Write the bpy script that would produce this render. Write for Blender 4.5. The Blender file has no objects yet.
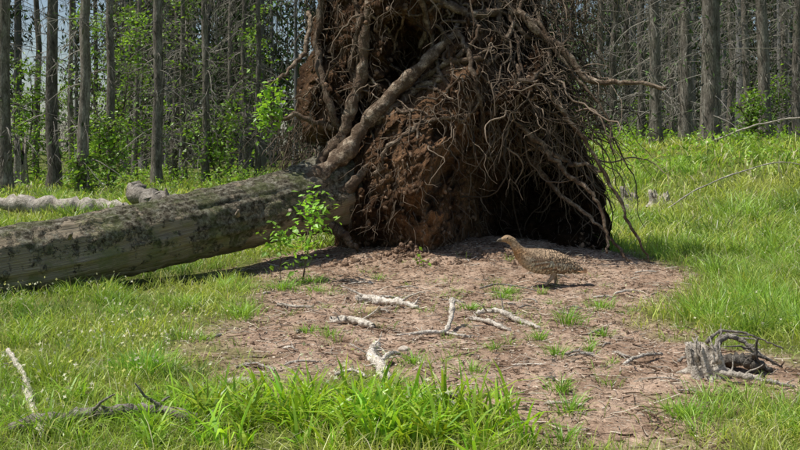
import bpy, math
import numpy as np
from mathutils import Vector
from mathutils.bvhtree import BVHTree

rng = np.random.default_rng(11)
S = bpy.context.scene
UP = np.array([0, 0, 1.0])

# ------------------------------------------------------------------ noise
def _h(ix, iy, iz, seed):
    n = (ix * 374761393 + iy * 668265263 + iz * 2147483647 + seed * 974634777) & 0xffffffff
    n = ((n ^ (n >> 13)) * 1274126177) & 0xffffffff
    n = (n ^ (n >> 16)) & 0xffff
    return n / 65535.0

def vn(p, seed=0):
    p = np.asarray(p, float)
    i = np.floor(p).astype(np.int64)
    f = p - i
    f = f * f * (3 - 2 * f)
    r = 0
    for dx in (0, 1):
        wx = f[:, 0] if dx else 1 - f[:, 0]
        for dy in (0, 1):
            wy = f[:, 1] if dy else 1 - f[:, 1]
            for dz in (0, 1):
                wz = f[:, 2] if dz else 1 - f[:, 2]
                r = r + wx * wy * wz * _h(i[:, 0] + dx, i[:, 1] + dy, i[:, 2] + dz, seed)
    return r * 2 - 1

def fbm(p, octv=4, seed=0, gain=0.5):
    p = np.asarray(p, float)
    a, s, t = 1.0, 0, 0
    for o in range(octv):
        s = s + a * vn(p, seed + o * 17)
        t += a
        a *= gain
        p = p * 2.03 + 5.1
    return s / t

def n2(x, y, sc, octv=3, seed=0):
    x = np.asarray(x, float).ravel(); y = np.asarray(y, float).ravel()
    return fbm(np.stack([x * sc, y * sc, np.zeros_like(x) + 0.37], 1), octv, seed)

def sst(a, b, x):
    t = np.clip((np.asarray(x, float) - a) / (b - a), 0, 1)
    return t * t * (3 - 2 * t)

def unit(v):
    return v / np.maximum(np.linalg.norm(v, axis=-1, keepdims=True), 1e-9)

# ------------------------------------------------------------------ terrain
DIRT = np.array([(-0.25, 8.6), (2.0, 8.6), (2.0, 7.3), (1.45, 5.9), (1.35, 5.0), (1.75, 4.45), (2.3, 4.0), (2.0, 3.55), (1.15, 3.75),
                 (0.95, 3.0), (0.42, 3.0), (0.25, 3.5), (0.02, 3.8), (-0.30, 3.95), (-0.80, 4.1), (-0.98, 4.8),
                 (-0.85, 5.8), (-0.95, 7.0), (-1.3, 7.6), (-0.9, 8.3)])

def poly_sd(x, y, P):
    x = np.asarray(x, float); y = np.asarray(y, float)
    d = np.full(x.shape, 1e9); inside = np.zeros(x.shape, bool)
    n = len(P)
    for k in range(n):
        ax, ay = P[k]; bx, by = P[(k + 1) % n]
        ex, ey = bx - ax, by - ay
        t = np.clip(((x - ax) * ex + (y - ay) * ey) / (ex * ex + ey * ey), 0, 1)
        d = np.minimum(d, np.hypot(x - ax - t * ex, y - ay - t * ey))
        c = ((ay > y) != (by > y)) & (x < (bx - ax) * (y - ay) / (by - ay + 1e-12) + ax)
        inside ^= c
    return np.where(inside, d, -d)

def dirt(x, y):
    x = np.asarray(x, float).ravel(); y = np.asarray(y, float).ravel()
    sd = poly_sd(x, y, DIRT) + 0.42 * n2(x, y, 1.7, 4, 5) + 0.22 * n2(x, y, 7, 3, 8)
    return sst(-0.22, 0.24, sd)

def hgt(x, y, fine=False):
    sh = np.shape(x)
    x = np.asarray(x, float).ravel(); y = np.asarray(y, float).ravel()
    z = (0.98 * sst(6.5, 23, y) + 0.016 * np.maximum(y - 23, 0) * (y < 400)) * sst(1.2, 6.2, x)
    z += 0.20 * np.exp(-((x - 0.5) / 1.25) ** 2 - ((y - 8.4) / 1.0) ** 2)
    z += 0.05 * n2(x, y, 0.7, 3, 3) * sst(2, 5, y)
    z += 0.018 * n2(x, y, 3.0, 3, 4)
    if fine:
        m = dirt(x, y) * (y < 12)
        z += m * (0.022 * n2(x, y, 7, 3, 21) + 0.012 * np.abs(n2(x, y, 24, 2, 22)))
    return z.reshape(sh)

# ------------------------------------------------------------------ mesh helpers
class Acc:
    def __init__(s):
        s.V = []; s.Q = []; s.T = []; s.C = []; s.U = []; s.n = 0
    def add(s, V, Q=None, T=None, C=None, U=None):
        V = np.asarray(V, float).reshape(-1, 3)
        if Q is not None and len(Q): s.Q.append(np.asarray(Q) + s.n)
        if T is not None and len(T): s.T.append(np.asarray(T) + s.n)
        s.V.append(V)
        if C is None: C = np.full((len(V), 3), 0.5)
        C = np.asarray(C, float)
        if C.ndim == 1: C = np.tile(C, (len(V), 1))
        s.C.append(C)
        s.U.append(np.zeros((len(V), 2)) if U is None else U)
        s.n += len(V)
    def obj(s, name, mat, smooth=True, parent=None, extra=None):
        V = np.concatenate(s.V); C = np.concatenate(s.C); U = np.concatenate(s.U)
        Q = np.concatenate(s.Q) if s.Q else np.zeros((0, 4), int)
        T = np.concatenate(s.T) if s.T else np.zeros((0, 3), int)
        me = bpy.data.meshes.new(name)
        me.vertices.add(len(V)); me.vertices.foreach_set('co', V.astype(np.float32).ravel())
        li = np.concatenate([Q.ravel(), T.ravel()]).astype(np.int32)
        me.loops.add(len(li)); me.loops.foreach_set('vertex_index', li)
        tot = np.concatenate([np.full(len(Q), 4), np.full(len(T), 3)]).astype(np.int32)
        st = np.concatenate([[0], np.cumsum(tot)[:-1]]).astype(np.int32)
        me.polygons.add(len(tot)); me.polygons.foreach_set('loop_start', st)
        me.polygons.foreach_set('loop_total', tot)
        me.polygons.foreach_set('use_smooth', np.full(len(tot), smooth))
        me.update(calc_edges=True)
        a = me.attributes.new('Col', 'FLOAT_COLOR', 'POINT')
        a.data.foreach_set('color', np.concatenate([C, np.ones((len(C), 1))], 1).astype(np.float32).ravel())
        uv = me.uv_layers.new(name='UVMap')
        uv.data.foreach_set('uv', U[li].astype(np.float32).ravel())
        if extra:
            for k, v in extra.items():
                e = me.attributes.new(k, 'FLOAT', 'POINT'); e.data.foreach_set('value', v.astype(np.float32))
        me.materials.append(mat)
        o = bpy.data.objects.new(name, me)
        S.collection.objects.link(o)
        if parent: o.parent = parent
        return o

def empty(name, loc=(0, 0, 0)):
    e = bpy.data.objects.new(name, None); e.empty_display_size = 0.2
    S.collection.objects.link(e)
    return e

def tubes(acc, P, R, seg=4, C=None, cap=True, rough=0.0, rfreq=14):
    """P (N,K,3) R (N,K)"""
    P = np.asarray(P, float); R = np.asarray(R, float)
    if P.ndim == 2: P = P[None]; R = R[None]
    N, K, _ = P.shape
    T = np.gradient(P, axis=1); T = unit(T)
    mean = unit(P[:, -1] - P[:, 0])
    ref = np.where(np.abs(mean[:, 2:3]) > 0.8, np.array([[1.0, 0.13, 0]]), np.array([[0.05, 0.1, 1.0]]))
    A = unit(np.cross(T, ref[:, None, :])); B = np.cross(T, A)
    th = np.arange(seg) * 2 * np.pi / seg
    ring = A[:, :, None, :] * np.cos(th)[None, None, :, None] + B[:, :, None, :] * np.sin(th)[None, None, :, None]
    rr = R[:, :, None] * np.ones(seg)
    if rough > 0:
        q = (P[:, :, None, :] + ring * R[:, :, None, None]).reshape(-1, 3)
        rr = rr * (1 + rough * fbm(q * rfreq, 3, 31).reshape(N, K, seg))
    V = P[:, :, None, :] + ring * rr[..., None]
    idx = np.arange(N * K * seg).reshape(N, K, seg)
    nx = np.roll(idx, -1, 2)
    Q = np.stack([idx[:, :-1], nx[:, :-1], nx[:, 1:], idx[:, 1:]], -1).reshape(-1, 4)
    Vf = V.reshape(-1, 3)
    U = np.zeros((N, K, seg, 2)); U[..., 0] = (np.arange(seg) / seg)[None, None]; U[..., 1] = np.linspace(0, 1, K)[None, :, None]
    Tt = None
    CC = None
    if C is not None:
        C = np.asarray(C, float)
        CC = np.tile(C, (N * K * seg, 1)) if C.ndim == 1 else np.repeat(C, K * seg, axis=0)
    U = U.reshape(-1, 2)
    if cap:
        c0 = P[:, 0]; c1 = P[:, -1]
        b = N * K * seg
        Vf = np.concatenate([Vf, c0, c1])
        U = np.concatenate([U, np.zeros((2 * N, 2))])
        if CC is not None:
            cc = np.tile(C, (N, 1)) if C.ndim == 1 else C
            CC = np.concatenate([CC, cc, cc])
        i0 = (b + np.arange(N))[:, None] * np.ones(seg, int); i1 = i0 + N
        Tt = np.concatenate([np.stack([i0, nx[:, 0], idx[:, 0]], -1).reshape(-1, 3), np.stack([i1, idx[:, -1], nx[:, -1]], -1).reshape(-1, 3)])
    acc.add(Vf, Q, Tt, CC, U)

def grow(start, d, L, K, wob, grav, seed=None):
    N = len(start); P = np.zeros((N, K, 3)); P[:, 0] = start; d = unit(np.asarray(d, float))
    L = np.broadcast_to(L, (N,)); g = np.broadcast_to(grav, (N,))
    for k in range(1, K):
        d = unit(d + wob * rng.normal(size=(N, 3)) + g[:, None] * np.array([0, 0, -1.0]))
        P[:, k] = P[:, k - 1] + d * (L / (K - 1))[:, None]
    return P

def smooth_path(pts, K):
    pts = np.asarray(pts, float)
    n = len(pts); t = np.linspace(0, n - 1, K)
    out = []
    for tt in t:
        i = min(int(tt), n - 2); f = tt - i
        p0 = pts[max(i - 1, 0)]; p1 = pts[i]; p2 = pts[i + 1]; p3 = pts[min(i + 2, n - 1)]
        out.append(0.5 * ((2 * p1) + (-p0 + p2) * f + (2 * p0 - 5 * p1 + 4 * p2 - p3) * f * f + (-p0 + 3 * p1 - 3 * p2 + p3) * f ** 3))
    return np.array(out)

def rotmats(N):
    q = unit(rng.normal(size=(N, 4))); w, x, y, z = q.T
    return np.stack([np.stack([1 - 2 * (y * y + z * z), 2 * (x * y - z * w), 2 * (x * z + y * w)], -1),
                     np.stack([2 * (x * y + z * w), 1 - 2 * (x * x + z * z), 2 * (y * z - x * w)], -1),
                     np.stack([2 * (x * z - y * w), 2 * (y * z + x * w), 1 - 2 * (x * x + y * y)], -1)], 1)

def inst(acc, tv, tq, tt, pos, M, C=None):
    N = len(pos); k = len(tv)
    V = np.einsum('nij,kj->nki', M, tv) + pos[:, None, :]
    off = (np.arange(N) * k)[:, None, None]
    Q = (tq[None] + off).reshape(-1, 4) if tq is not None else None
    T = (tt[None] + off).reshape(-1, 3) if tt is not None else None
    CC = None if C is None else np.repeat(C, k, 0)
    acc.add(V.reshape(-1, 3), Q, T, CC)

LEAFV = np.array([(0, 0, 0), (0.28, 0.45, 0.06), (0, 1, -0.05), (-0.28, 0.45, 0.06), (0, 0.5, 0)], float)
LEAFT = np.array([(0, 1, 4), (1, 2, 4), (2, 3, 4), (3, 0, 4)])
SPV = np.array([(0, 0, 0), (0.3, 0.4, 0.04), (0, 1, -0.08), (-0.3, 0.45, 0.04)], float)
SPT = np.array([(0, 1, 2), (0, 2, 3)])

def ball(nu=8, nv=6):
    v = []
    for j in range(1, nv):
        ph = math.pi * j / nv
        for i in range(nu):
            a = 2 * math.pi * i / nu
            v.append((math.sin(ph) * math.cos(a), math.sin(ph) * math.sin(a), math.cos(ph)))
    v += [(0, 0, 1), (0, 0, -1)]
    q = []; t = []
    for j in range(nv - 2):
        for i in range(nu):
            a = j * nu + i; b = j * nu + (i + 1) % nu
            q.append((a, a + nu, b + nu, b))
    top = (nv - 1) * nu
    for i in range(nu):
        t.append((top, i, (i + 1) % nu)); l = (nv - 2) * nu
        t.append((top + 1, l + (i + 1) % nu, l + i))
    return np.array(v), np.array(q), np.array(t)

# ------------------------------------------------------------------ materials
def newmat(name):
    m = bpy.data.materials.new(name); m.use_nodes = True
    nt = m.node_tree; nt.nodes.clear()
    return m, nt

def N(nt, t, **kw):
    n = nt.nodes.new(t)
    for k, v in kw.items(): setattr(n, k, v)
    return n

def ramp(nt, fac, stops):
    r = nt.nodes.new('ShaderNodeValToRGB'); e = r.color_ramp.elements
    while len(e) < len(stops): e.new(0.5)
    for k, (p, c) in enumerate(stops):
        e[k].position = p; e[k].color = (*c, 1) if len(c) == 3 else c
    nt.links.new(fac, r.inputs[0]); return r.outputs[0]

def noise(nt, vec, scale, detail=4, rough=0.6, dist=0.0):
    n = N(nt, 'ShaderNodeTexNoise'); n.inputs['Scale'].default_value = scale
    n.inputs['Detail'].default_value = detail; n.inputs['Roughness'].default_value = rough
    n.inputs['Distortion'].default_value = dist
    if vec is not None: nt.links.new(vec, n.inputs['Vector'])
    return n.outputs['Fac']

def mapping(nt, src, scale):
    m = N(nt, 'ShaderNodeMapping'); m.inputs['Scale'].default_value = scale
    nt.links.new(src, m.inputs['Vector']); return m.outputs[0]

def mix(nt, a, b, fac, mode='MIX'):
    m = N(nt, 'ShaderNodeMix', data_type='RGBA', blend_type=mode)
    for s, v in ((m.inputs[0], fac), (m.inputs[6], a), (m.inputs[7], b)):
        if isinstance(v, (int, float)): s.default_value = v
        elif isinstance(v, tuple): s.default_value = (*v, 1)
        else: nt.links.new(v, s)
    return m.outputs[2]

def finish(nt, col, bumps=(), rough=0.9, spec=0.2):
    b = N(nt, 'ShaderNodeBsdfPrincipled'); b.inputs['Roughness'].default_value = rough
    b.inputs['Specular IOR Level'].default_value = spec
    nt.links.new(col, b.inputs['Base Color'])
    last = None
    for h, s, d in bumps:
        bp = N(nt, 'ShaderNodeBump'); bp.inputs['Strength'].default_value = s; bp.inputs['Distance'].default_value = d
        nt.links.new(h, bp.inputs['Height'])
        if last: nt.links.new(last, bp.inputs['Normal'])
        last = bp.outputs[0]
    if last: nt.links.new(last, b.inputs['Normal'])
    o = N(nt, 'ShaderNodeOutputMaterial'); nt.links.new(b.outputs[0], o.inputs[0])

def geo(nt): return N(nt, 'ShaderNodeNewGeometry').outputs['Position']
def attr(nt, n, out='Color'): return N(nt, 'ShaderNodeAttribute', attribute_name=n).outputs[out]

def foliage_mat(name, trans=0.35, gloss=0.06):
    m, nt = newmat(name)
    c = attr(nt, 'Col')
    p = N(nt, 'ShaderNodeBsdfDiffuse'); nt.links.new(c, p.inputs[0])
    t = N(nt, 'ShaderNodeBsdfTranslucent')
    tc = mix(nt, c, (1.35, 1.35, 0.6), 1.0, 'MULTIPLY'); nt.links.new(tc, t.inputs[0])
    ms = N(nt, 'ShaderNodeMixShader'); ms.inputs[0].default_value = trans
    nt.links.new(p.outputs[0], ms.inputs[1]); nt.links.new(t.outputs[0], ms.inputs[2])
    o = N(nt, 'ShaderNodeOutputMaterial')
    if gloss:
        gl = N(nt, 'ShaderNodeBsdfGlossy'); gl.inputs['Roughness'].default_value = 0.42
        m2 = N(nt, 'ShaderNodeMixShader'); m2.inputs[0].default_value = gloss
        nt.links.new(ms.outputs[0], m2.inputs[1]); nt.links.new(gl.outputs[0], m2.inputs[2]); nt.links.new(m2.outputs[0], o.inputs[0])
    else: nt.links.new(ms.outputs[0], o.inputs[0])
    return m
M_GRASS = foliage_mat('grass_blades', 0.40, 0.04)
M_LEAF = foliage_mat('leaves', 0.42, 0.04)

def plain_attr(name):
    m, nt = newmat(name); d = N(nt, 'ShaderNodeBsdfDiffuse'); nt.links.new(attr(nt, 'Col'), d.inputs[0])
    o = N(nt, 'ShaderNodeOutputMaterial'); nt.links.new(d.outputs[0], o.inputs[0]); return m
M_NEEDLE = plain_attr('needles')
M_FARBARK = plain_attr('far_bark')

def ground_mat():
    m, nt = newmat('forest_ground')
    g = geo(nt)
    a = noise(nt, g, 3.2, 6, 0.72); b = noise(nt, g, 34, 5, 0.75); c = noise(nt, g, 150, 2, 0.7)
    soil = ramp(nt, a, [(0.30, (0.17, 0.108, 0.070)), (0.44, (0.33, 0.228, 0.160)), (0.56, (0.46, 0.335, 0.245)), (0.72, (0.60, 0.465, 0.355))])
    soil = mix(nt, soil, ramp(nt, b, [(0.32, (0.28, 0.24, 0.21)), (0.47, (0.95, 0.93, 0.91)), (0.66, (1.35, 1.33, 1.3))]), 0.85, 'MULTIPLY')
    soil = mix(nt, soil, ramp(nt, c, [(0.35, (0.5, 0.47, 0.45)), (0.55, (1.1, 1.1, 1.1))]), 0.55, 'MULTIPLY')
    turf = ramp(nt, b, [(0.3, (0.05, 0.055, 0.018)), (0.5, (0.13, 0.15, 0.04)), (0.7, (0.25, 0.23, 0.10))])
    turf = mix(nt, turf, ramp(nt, a, [(0.35, (0.6, 0.7, 0.5)), (0.65, (1.3, 1.3, 1.1))]), 0.8, 'MULTIPLY')
    col = mix(nt, turf, soil, attr(nt, 'dirt', 'Fac'))
    finish(nt, col, [(b, 0.8, 0.02)], 0.95, 0.1)
    return m

def soil_mat():
    m, nt = newmat('root_soil')
    g = geo(nt)
    a = noise(nt, g, 3.2, 5, 0.65); b = noise(nt, g, 24, 6, 0.75); c = noise(nt, g, 110, 2, 0.7)
    col = ramp(nt, a, [(0.28, (0.035, 0.024, 0.017)), (0.45, (0.10, 0.064, 0.040)), (0.6, (0.21, 0.140, 0.088)), (0.78, (0.32, 0.23, 0.155))])
    col = mix(nt, col, ramp(nt, b, [(0.3, (0.2, 0.17, 0.15)), (0.5, (0.85, 0.85, 0.85)), (0.7, (1.6, 1.5, 1.4))]), 0.9, 'MULTIPLY')
    col = mix(nt, col, ramp(nt, c, [(0.35, (0.5, 0.45, 0.4)), (0.62, (1.25, 1.2, 1.2))]), 0.6, 'MULTIPLY')
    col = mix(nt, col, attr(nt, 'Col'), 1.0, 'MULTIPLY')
    finish(nt, col, [(b, 1.0, 0.05)], 1.0, 0.05)
    return m

def wood_mat(name, dark, mid, light, sc=1.0, stretch=(1, 1, 0.15), moss=0.0, soil=0.0, s0=0.48):
    m, nt = newmat(name)
    g = geo(nt)
    gs = mapping(nt, g, stretch)
    a = noise(nt, gs, 9 * sc, 5, 0.68, 0.4); b = noise(nt, gs, 55 * sc, 2, 0.65)
    col = ramp(nt, a, [(0.28, dark), (0.5, mid), (0.72, light)])
    col = mix(nt, col, ramp(nt, b, [(0.35, (0.35, 0.33, 0.3)), (0.6, (1.2, 1.2, 1.2))]), 0.7, 'MULTIPLY')
    if moss > 0:
        d = noise(nt, g, 2.5, 3)
        col = mix(nt, col, (0.09, 0.12, 0.05), ramp(nt, d, [(0.55, (0, 0, 0)), (0.75, (moss, moss, moss))]))
    col = mix(nt, col, attr(nt, 'Col'), 1.0, 'MULTIPLY')
    if soil > 0:
        d = noise(nt, g, 11, 4, 0.72)
        col = mix(nt, col, (0.095, 0.062, 0.040), ramp(nt, d, [(s0, (0, 0, 0)), (s0 + 0.09, (soil, soil, soil))]))
    finish(nt, col, [(a, 1.0, 0.03)], 0.85, 0.12)
    return m

def log_mat():
    m, nt = newmat('weathered_log')
    uv = N(nt, 'ShaderNodeTexCoord').outputs['UV']; g = geo(nt)
    grain = noise(nt, mapping(nt, uv, (26, 2.2, 1)), 6, 6, 0.65, 0.3)
    fine = noise(nt, mapping(nt, uv, (60, 6, 1)), 8, 3, 0.7)
    wood = ramp(nt, grain, [(0.25, (0.11, 0.082, 0.055)), (0.42, (0.31, 0.25, 0.17)), (0.6, (0.47, 0.40, 0.295)), (0.8, (0.60, 0.54, 0.42))])
    wood = mix(nt, wood, ramp(nt, fine, [(0.35, (0.5, 0.47, 0.42)), (0.6, (1.12, 1.12, 1.12))]), 0.6, 'MULTIPLY')
    bn = noise(nt, g, 26, 6, 0.78)
    bark = ramp(nt, bn, [(0.36, (0.035, 0.028, 0.018)), (0.46, (0.15, 0.125, 0.085)), (0.55, (0.36, 0.33, 0.24)), (0.67, (0.64, 0.61, 0.48))])
    mk = N(nt, 'ShaderNodeMath', operation='ADD')
    nt.links.new(attr(nt, 'bark', 'Fac'), mk.inputs[0])
    nn = noise(nt, g, 7, 6, 0.78)
    mm = N(nt, 'ShaderNodeMath', operation='MULTIPLY_ADD'); nt.links.new(nn, mm.inputs[0]); mm.inputs[1].default_value = 2.8; mm.inputs[2].default_value = -1.4
    nt.links.new(mm.outputs[0], mk.inputs[1])
    mask = ramp(nt, mk.outputs[0], [(0.40, (0, 0, 0)), (0.5, (1, 1, 1))])
    col = mix(nt, wood, bark, mask)
    green = ramp(nt, noise(nt, g, 4.5, 6, 0.75), [(0.48, (0, 0, 0)), (0.60, (0.6, 0.6, 0.6))])
    col = mix(nt, col, (0.17, 0.205, 0.07), green)
    h = N(nt, 'ShaderNodeMath', operation='MULTIPLY'); nt.links.new(mask, h.inputs[0]); nt.links.new(bn, h.inputs[1])
    finish(nt, col, [(grain, 0.8, 0.025), (h.outputs[0], 1.0, 0.05)], 0.85, 0.15)
    return m

def attr_mat(name, rough=0.85, bumpsc=60, spec=0.2):
    m, nt = newmat(name)
    c = attr(nt, 'Col'); n = noise(nt, geo(nt), bumpsc, 3, 0.7)
    col = mix(nt, c, ramp(nt, n, [(0.35, (0.55, 0.52, 0.5)), (0.65, (1.25, 1.25, 1.25))]), 0.7, 'MULTIPLY')
    finish(nt, col, (), rough, spec)
    return m

M_GROUND = ground_mat(); M_SOIL = soil_mat(); M_LOG = log_mat()
M_BARK = wood_mat('spruce_bark', (0.055, 0.048, 0.041), (0.165, 0.148, 0.128), (0.34, 0.32, 0.285), 1.0, (1, 1, 0.3), 0.35)
M_ROOT = wood_mat('root_wood', (0.085, 0.062, 0.042), (0.25, 0.19, 0.135), (0.50, 0.42, 0.32), 2.0, (1, 1, 1), 0.0, 0.85, 0.45)
M_FROOT = plain_attr('fine_root_bark')
M_DEAD = wood_mat('bleached_wood', (0.20, 0.175, 0.14), (0.48, 0.43, 0.36), (0.70, 0.65, 0.57), 2.0, (1, 1, 1), 0.0, 0.15, 0.5)
M_LITTER = plain_attr('litter')
M_STONE = attr_mat('stone', 0.9, 70, 0.15)
M_TWIG = plain_attr('twigs')

# ------------------------------------------------------------------ ground
def axis(lo, fl, fh, hi, step, growf):
    a = list(np.arange(fl, fh, step)); s = step; v = a[-1]; R_ = []
    while v < hi: s *= growf; v += s; R_.append(v)
    s = step; v = fl; L_ = []
    while v > lo: s *= growf; v -= s; L_.append(v)
    return np.array(L_[::-1] + a + R_)
xs = axis(-420, -3.6, 3.6, 420, 0.022, 1.09); ys = axis(-60, 2.7, 9.4, 700, 0.024, 1.07)
X, Y = np.meshgrid(xs, ys); Z = hgt(X, Y, True)
ny, nx_ = X.shape; idx = np.arange(ny * nx_).reshape(ny, nx_)
acc = Acc(); V = np.stack([X, Y, Z], -1).reshape(-1, 3)
acc.add(V, np.stack([idx[:-1, :-1], idx[:-1, 1:], idx[1:, 1:], idx[1:, :-1]], -1).reshape(-1, 4))
acc.obj('ground', M_GROUND, True, extra={'dirt': dirt(X, Y)})

# ------------------------------------------------------------------ uprooted tree
tree = empty('uprooted_tree')
ctrl = np.array([(0.35, 8.98, 0.80), (0.0, 8.72, 0.70), (-0.40, 8.35, 0.60), (-0.82, 7.94, 0.485), (-1.26, 7.55, 0.40), (-1.88, 7.02, 0.275), (-2.5, 6.5, 0.175), (-3.6, 5.65, 0.08), (-5.0, 4.55, 0.02), (-6.5, 3.4, 0.0)])
K = 420; sg = 112
cp = smooth_path(ctrl, K)
tpar = np.linspace(0, 9, K)
rad = np.interp(tpar, range(10), [0.36, 0.34, 0.305, 0.255, 0.232, 0.231, 0.232, 0.20, 0.165, 0.13])
T = unit(np.gradient(cp, axis=0)); A = unit(np.cross(T, UP)); B = np.cross(A, T)
th = np.linspace(0, 2 * np.pi, sg, endpoint=False)
dirv = A[:, None] * np.cos(th)[None, :, None] + B[:, None] * np.sin(th)[None, :, None]
flare = np.exp(-tpar / 1.3)[:, None]
rr = rad[:, None] * (1 + flare * (0.2 * np.cos(5 * th + 0.7)[None] + 0.14 * np.cos(3 * th + 2)[None]))
arcl = np.concatenate([[0], np.cumsum(np.linalg.norm(np.diff(cp, axis=0), axis=1))])
cyl = np.stack([np.cos(th)[None] * 2.0 + 0 * arcl[:, None], np.sin(th)[None] * 2.0 + 0 * arcl[:, None], arcl[:, None] * 1.2 + 0 * th[None]], -1).reshape(-1, 3)
fis = fbm(cyl * np.array([3.5, 3.5, 0.7]), 4, 41).reshape(K, sg)
q = cp[:, None] + dirv * rr[..., None]
barkv = (sst(1.2, 2.4, tpar)[:, None] * sst(7.0, 4.4, tpar)[:, None] * 0.36 + 0.30 * np.clip(np.sin(th)[None] + 0.15, -1, 1) + 0.10 + 0.35 * fbm((q * 3).reshape(-1, 3), 3, 44).reshape(K, sg))
rr = rr + 0.026 * fis + 0.020 * fbm((q * 12).reshape(-1, 3), 4, 42).reshape(K, sg) + 0.012 * sst(0.35, 0.5, barkv)
q = cp[:, None] + dirv * rr[..., None]
idx = np.arange(K * sg).reshape(K, sg); nxi = np.roll(idx, -1, 1)
U = np.stack([np.tile(th / (2 * np.pi), (K, 1)), np.tile((arcl / 8)[:, None], (1, sg))], -1).reshape(-1, 2)
U[:, 0] = 1 - np.abs(2 * U[:, 0] - 1)
acc = Acc(); acc.add(q.reshape(-1, 3), np.stack([idx[:-1], nxi[:-1], nxi[1:], idx[1:]], -1).reshape(-1, 4), None, None, U)
acc.obj('trunk', M_LOG, True, tree, extra={'bark': barkv.ravel()})
acc = Acc()
for t0 in (150, 190, 215, 262, 300, 330):
    for a0 in rng.uniform(0, 2 * np.pi, 2):
        i = t0 + rng.integers(-10, 10); d = A[i] * math.cos(a0) + B[i] * math.sin(a0) + 0.25 * T[i]
        L = rng.uniform(0.05, 0.13)
        P = grow((cp[i] + d * rad[i] * 0.92)[None], d[None], L, 5, 0.1, 0)
        tubes(acc, P, np.linspace(0.022, 0.010, 5)[None], 7, np.array([0.7, 0.65, 0.6]), rough=0.2)
acc.obj('branch_stubs', M_DEAD, True, tree)

# root-plate soil mass
OUT = np.array([(-0.44, 0.0), (-0.50, 0.55), (-0.52, 0.92), (-0.82, 1.04), (-0.86, 1.35), (-0.72, 1.7), (-0.62, 2.1), (-0.45, 2.6), (0.0, 2.95), (0.6, 2.95), (1.0, 2.5), (1.14, 2.05), (1.32, 1.5), (1.48, 0.95), (1.68, 0.4), (1.72, -0.1), (0.9, -0.15), (0.3, -0.15)])
cc = np.array([0.42, 1.15])
ang = np.arctan2(OUT[:, 1] - cc[1], OUT[:, 0] - cc[0]); rr0 = np.hypot(OUT[:, 0] - cc[0], OUT[:, 1] - cc[1])
o = np.argsort(ang); ang = ang[o]; rr0 = rr0[o]
def Rout(a): return np.interp(a, np.concatenate([ang - 2 * np.pi, ang, ang + 2 * np.pi]), np.tile(rr0, 3))
na, npz = 560, 320
aa = np.linspace(-np.pi, np.pi, na, endpoint=False); ph = np.linspace(-np.pi / 2, np.pi / 2, npz)
AA, PP = np.meshgrid(aa, ph)
Ro = Rout(AA); c_ = np.abs(np.cos(PP)) ** 0.55; s_ = np.sign(np.sin(PP)) * np.abs(np.sin(PP)) ** 0.9
x = cc[0] + Ro * c_ * np.cos(AA); z = cc[1] + Ro * c_ * np.sin(AA)
y = 8.58 + np.where(s_ < 0, 0.40, 0.55) * s_ + 0.03 * (z - 1)
P0 = np.stack([x, y, z], -1).reshape(-1, 3)
front = (s_ < 0).ravel() * np.abs(s_).ravel() ** 0.3
d1 = fbm(P0 * 1.7, 3, 51); d2 = np.abs(fbm(P0 * np.array([4.2, 4.2, 3.2]), 4, 52)); d3 = fbm(P0 * 14, 4, 53); d4 = fbm(P0 * 36, 2, 57)
rid = 1 - np.abs(fbm(P0 * np.array([3.0, 3.0, 1.2]) + 9, 3, 54)) * 3
xx, zz = P0[:, 0], P0[:, 2]
push = np.zeros(len(P0))
push -= 0.46 * np.exp(-((xx - 0.14 - 0.06 * np.sin(zz * 5)) / 0.30) ** 2) * sst(1.7, 0.9, zz)
push -= 0.28 * np.exp(-((xx - 0.50) / 0.20) ** 2 - ((zz - 1.40) / 0.45) ** 2)
push -= 0.22 * np.exp(-((xx + 0.05) / 0.35) ** 2 - ((zz - 2.3) / 0.5) ** 2)
push -= 0.26 * np.exp(-((xx + 0.35) / 0.15) ** 2 - ((zz - 0.50) / 0.38) ** 2)
push -= 0.25 * np.exp(-((xx - 1.0) / 0.4) ** 2 - ((zz - 1.35) / 0.3) ** 2)
push += 0.90 * np.exp(-((xx - 1.00) / 0.48) ** 2 - ((zz - 0.42) / 0.42) ** 2)
push += 0.40 * np.exp(-((xx + 0.42) / 0.22) ** 2 - ((zz - 1.16) / 0.16) ** 2)
push += 0.40 * np.exp(-((xx - 0.12) / 0.16) ** 2 - ((zz - 1.65) / 0.3) ** 2)
P1 = P0.copy()
P1[:, 1] += front * (push + 0.28 * d1 + 0.48 * (d2 - 0.22) - 0.06 * rid)
rad_dir = unit(np.stack([xx - cc[0], 0.3 * (P0[:, 1] - 8.55), zz - cc[1]], 1))
P1 += rad_dir * (0.12 * d1 + 0.22 * (d2 - 0.2) + 0.07 * d3)[:, None]
P1[:, 1] += front * (0.12 * d3 + 0.04 * d4)
idx = np.arange(na * npz).reshape(npz, na); nxi = np.roll(idx, -1, 1)
Qp = np.stack([idx[:-1], nxi[:-1], nxi[1:], idx[1:]], -1).reshape(-1, 4)
tone = 0.8 + 0.95 * np.exp(-((xx - 0.20) / 0.42) ** 2 - ((zz - 0.75) / 0.65) ** 2) - 0.5 * sst(0.6, 1.0, xx) * sst(2.2, 1.2, zz)  # sunlit middle and shade of the right hollow painted into the soil colour
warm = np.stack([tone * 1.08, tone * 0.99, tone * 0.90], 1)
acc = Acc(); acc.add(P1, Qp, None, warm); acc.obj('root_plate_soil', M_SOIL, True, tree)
bvh = BVHTree.FromPolygons([Vector(v) for v in P1], Qp.tolist())
def fy(x, z, default=8.45):
    h = bvh.ray_cast(Vector((x, 5, z)), Vector((0, 1, 0)))
    return h[0].y if h[0] is not None else default

def on_plate(xz, off):
    xz = np.asarray(xz, float)
    y = np.array([fy(a, b) for a, b in xz]); return np.stack([xz[:, 0], y - off, xz[:, 1]], 1)

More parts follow.
